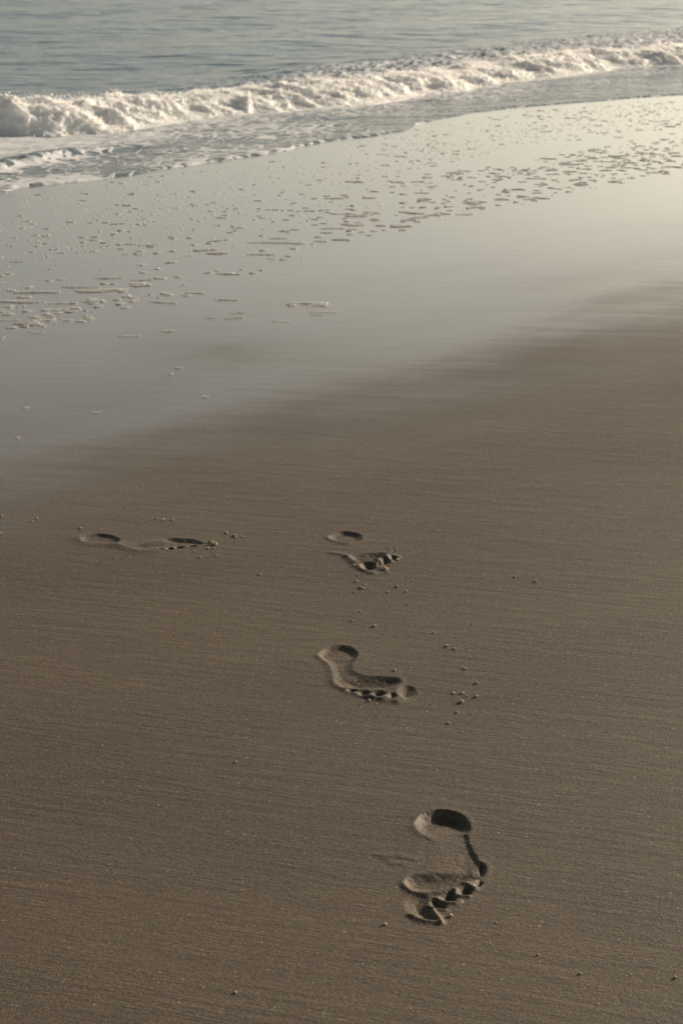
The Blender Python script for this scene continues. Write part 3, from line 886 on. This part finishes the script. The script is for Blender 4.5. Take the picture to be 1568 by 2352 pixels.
# point, radius in m, lumpy or single, label
cr = [
    (S8(910,1190), .0042, 0, 'round golden sand crumb just beyond the scuffed toes of the nearest footprint'),
    (S8(285,1272), .0034, 0, 'small pale sand crumb to the left of the nearest footprint, near its big toe'),
    (S6(985,585), .0072, 1, 'big crumbly lump of sand at the toe of the farther footprint with separate heel'),
    (S6(1000,615), .0045, 1, 'lower lump of sand fallen in front of the big one at the farther toe'),
    (S6(940,632), .0030, 0, 'small sand crumb left of the lower lump at the farther toe'),
    (S6(1108,480), .0048, 0, 'single sand crumb right beside the little toe of the farther footprint'),
    (S6(612,545), .0044, 0, 'golden crumb on the left ridge of the farther footprint'),
    (S6(655,650), .0028, 0, 'tiny bright bead of sand directly below the farther footprint'),
    (S6(638,722), .0042, 0, 'sand crumb below the bright bead, left below the farther footprint'),
    (S6(712,800), .0052, 1, 'crumbly double lump of sand below the farther footprint, largest of the loose ones there'),
    (S6(738,762), .0033, 0, 'small crumb perched behind the double lump below the farther footprint'),
    (S6(1105,782), .0044, 0, 'golden sand crumb right of the double lump, below the farther toes'),
    (S6(1212,838), .0036, 0, 'sand crumb farthest right of those below the farther footprint'),
    (S6(998,845), .0036, 0, 'dull flat crumb between the double lump and the rightmost crumb'),
    (S6(612,840), .0028, 0, 'faint small crumb left of the double lump below the farther footprint'),
    (S6(790,808), .0020, 0, 'faint tiny crumb right beside the double lump below the farther footprint'),
    (S5(1358,358), .0078, 1, 'larger golden lump at the toes of the sideways footprint, left of two'),
    (S5(1410,378), .0078, 1, 'upright golden lump at the toes of the sideways footprint, right of two'),
    (S5(1338,418), .0042, 0, 'crumb right under the two golden lumps of the sideways footprint'),
    (S5(1393,414), .0034, 0, 'small crumb under the upright lump of the sideways footprint'),
    (S5(1258,502), .0042, 1, 'pale crumb cluster below the toes of the sideways footprint'),
    (S5(1208,445), .0030, 0, 'small crumb left below the toes of the sideways footprint'),
    (S5(1415,490), .0032, 0, 'small crumb right below the two golden lumps'),
    (S5(910,138), .0042, 1, 'middle crumb of a short row behind the sideways footprint'),
    (S5(990,144), .0042, 0, 'right crumb of a short row behind the sideways footprint'),
    (S5(845,130), .0034, 0, 'left crumb of a short row behind the sideways footprint'),
    (S5(118,226), .0044, 0, 'dull low crumb behind the heel of the sideways footprint'),
    (S5(102,190), .0026, 0, 'tiny pale crumb above the dull one behind the sideways heel'),
    (S3(1298,240), .0050, 0, 'left crumb of the broken line of crumbs between the two far footprints'),
    (S3(1345,255), .0062, 1, 'biggest flat crumb of the broken line between the two far footprints'),
    (S3(1390,262), .0040, 1, 'right crumb of the broken line between the two far footprints'),
    (S3(1490,480), .0040, 0, 'low flat crumb alone in the empty sand left of the trail'),
    (S3(212,156), .0040, 0, 'small crumb on the bare sand up left of the sideways footprint'),
    (S3(12,142), .0050, 1, 'crumb at the left edge of the picture behind the sideways footprint'),
    (S3(5,243), .0042, 0, 'dull crumb cut by the left edge, level with the sideways footprint'),
    (S4(183,300), .0030, 0, 'tiny crumb above a pair, halfway between the middle and farther footprints'),
    (S4(143,352), .0038, 1, 'pale crumb left of the golden one, halfway along the trail'),
    (S4(265,384), .0046, 0, 'golden crumb halfway between the middle and farther footprints'),
    (S4(604,421), .0030, 0, 'tiny crumb right of the trail, above the golden pair'),
    (S4(450,184), .0030, 0, 'small bright crumb on the open sand between the two rows of crumbs'),
    (S4(455,258), .0026, 0, 'faint speck sized crumb right of the trail below the farther footprint'),
    (S4(680,498), .0046, 0, 'larger crumb of the golden pair to the right of the trail'),
    (S4(725,514), .0038, 0, 'smaller crumb of the golden pair to the right of the trail'),
    (S4(1190,128), .0050, 0, 'low wide crumb by itself far to the right of the farther footprint'),
    (S4(1070,100), .0036, 0, 'faint crumb at the far right, just left of the low wide one'),
    (S5b(518,262), .0042, 1, 'thin upright pair of grains stuck together, right of the middle footprint'),
    (S5b(636,398), .0042, 0, 'crumb at the end of a faint groove, right of the middle footprint'),
    (S5b(500,497), .0042, 0, 'upper left crumb of the loose square right of the middle footprint'),
    (S5b(546,522), .0026, 0, 'tiniest crumb of the loose square right of the middle footprint'),
    (S5b(634,529), .0046, 0, 'rightmost crumb of the loose square right of the middle footprint'),
    (S5b(488,582), .0058, 0, 'largest dark golden crumb right of the big toe of the middle footprint'),
    (S5b(450,680), .0032, 0, 'small bright crumb below the largest dark golden one'),
    (S5b(367,783), .0036, 0, 'pale flat crumb lowest of those right of the middle footprint'),
    (S7(770,350), .0036, 0, 'crumb at the tip of the small gouge above the middle footprint ball'),
    (S7(563,598), .0036, 0, 'crumb below the third toe of the middle footprint'),
    (S7(1090,40), .0034, 0, 'small crumb up right of the middle footprint heel'),
    (S2(1095,210), .0030, 0, 'round crumb in the bottom right corner, left of the last one'),
    (S2(1530,228), .0032, 0, 'dull round crumb at the bottom right edge'),
    (S2(900,122), .0026, 0, 'tiny bead of sand below right of the nearest footprint'),
]
for i, ((px_, py_), r, lump, lab) in enumerate(cr):
    x, y = gnd(px_, py_)
    z = 0.0
    for pr, *_ in PRINTS:
        x0, x1, y0, y1 = pr.bbox()
        if x0 < x < x1 and y0 < y < y1:
            z = float(pr.height(np.array([[float(x)]]), np.array([[float(y)]]))[0][0, 0])
    o = link('sand_lump', (CMN if lump else CM1)[i % 5], label=lab, category='sand lump', group='lumps of sand kicked up round the footprints')
    k = r * (.50 if lump else .66)
    o.scale = (k, k, k); o.location = (float(x), float(y), z - k * .15); o.rotation_euler[2] = i * 1.7

# specks nobody could count
rs = np.random.RandomState(77)
SP, SR = [], []
for (cx_, cy_, rx_, ry_, n_) in ((850, 1350, 160, 60, 36), (1060, 1560, 60, 90, 22), (470, 1275, 60, 20, 16), (140, 1190, 160, 25, 22), (880, 1612, 60, 14, 26), (1000, 1440, 160, 60, 18), (784, 1700, 784, 500, 60), (1000, 2140, 120, 30, 12), (380, 1200, 70, 14, 14)):
    for _ in range(int(n_ * .6)):
        x, y = gnd(cx_ + rs.normal() * rx_ * .6, cy_ + rs.normal() * ry_ * .6)
        if any(q_[0] < x < q_[1] and q_[2] < y < q_[3] and float(pr_[0].height(np.array([[float(x)]]), np.array([[float(y)]]))[0][0, 0]) < -.0008 for q_, pr_ in zip(rects, PRINTS)): continue
        SP.append((float(x), float(y), .0004)); SR.append(rs.lognormal(math.log(.0009), .35))
v, f = scatter(np.array(SP), np.array(SR), ico(1))
link('sand_grit', make_mesh('sand_grit', v, f, M_crumb), kind='stuff', label='loose specks of grit sprinkled on the damp sand')
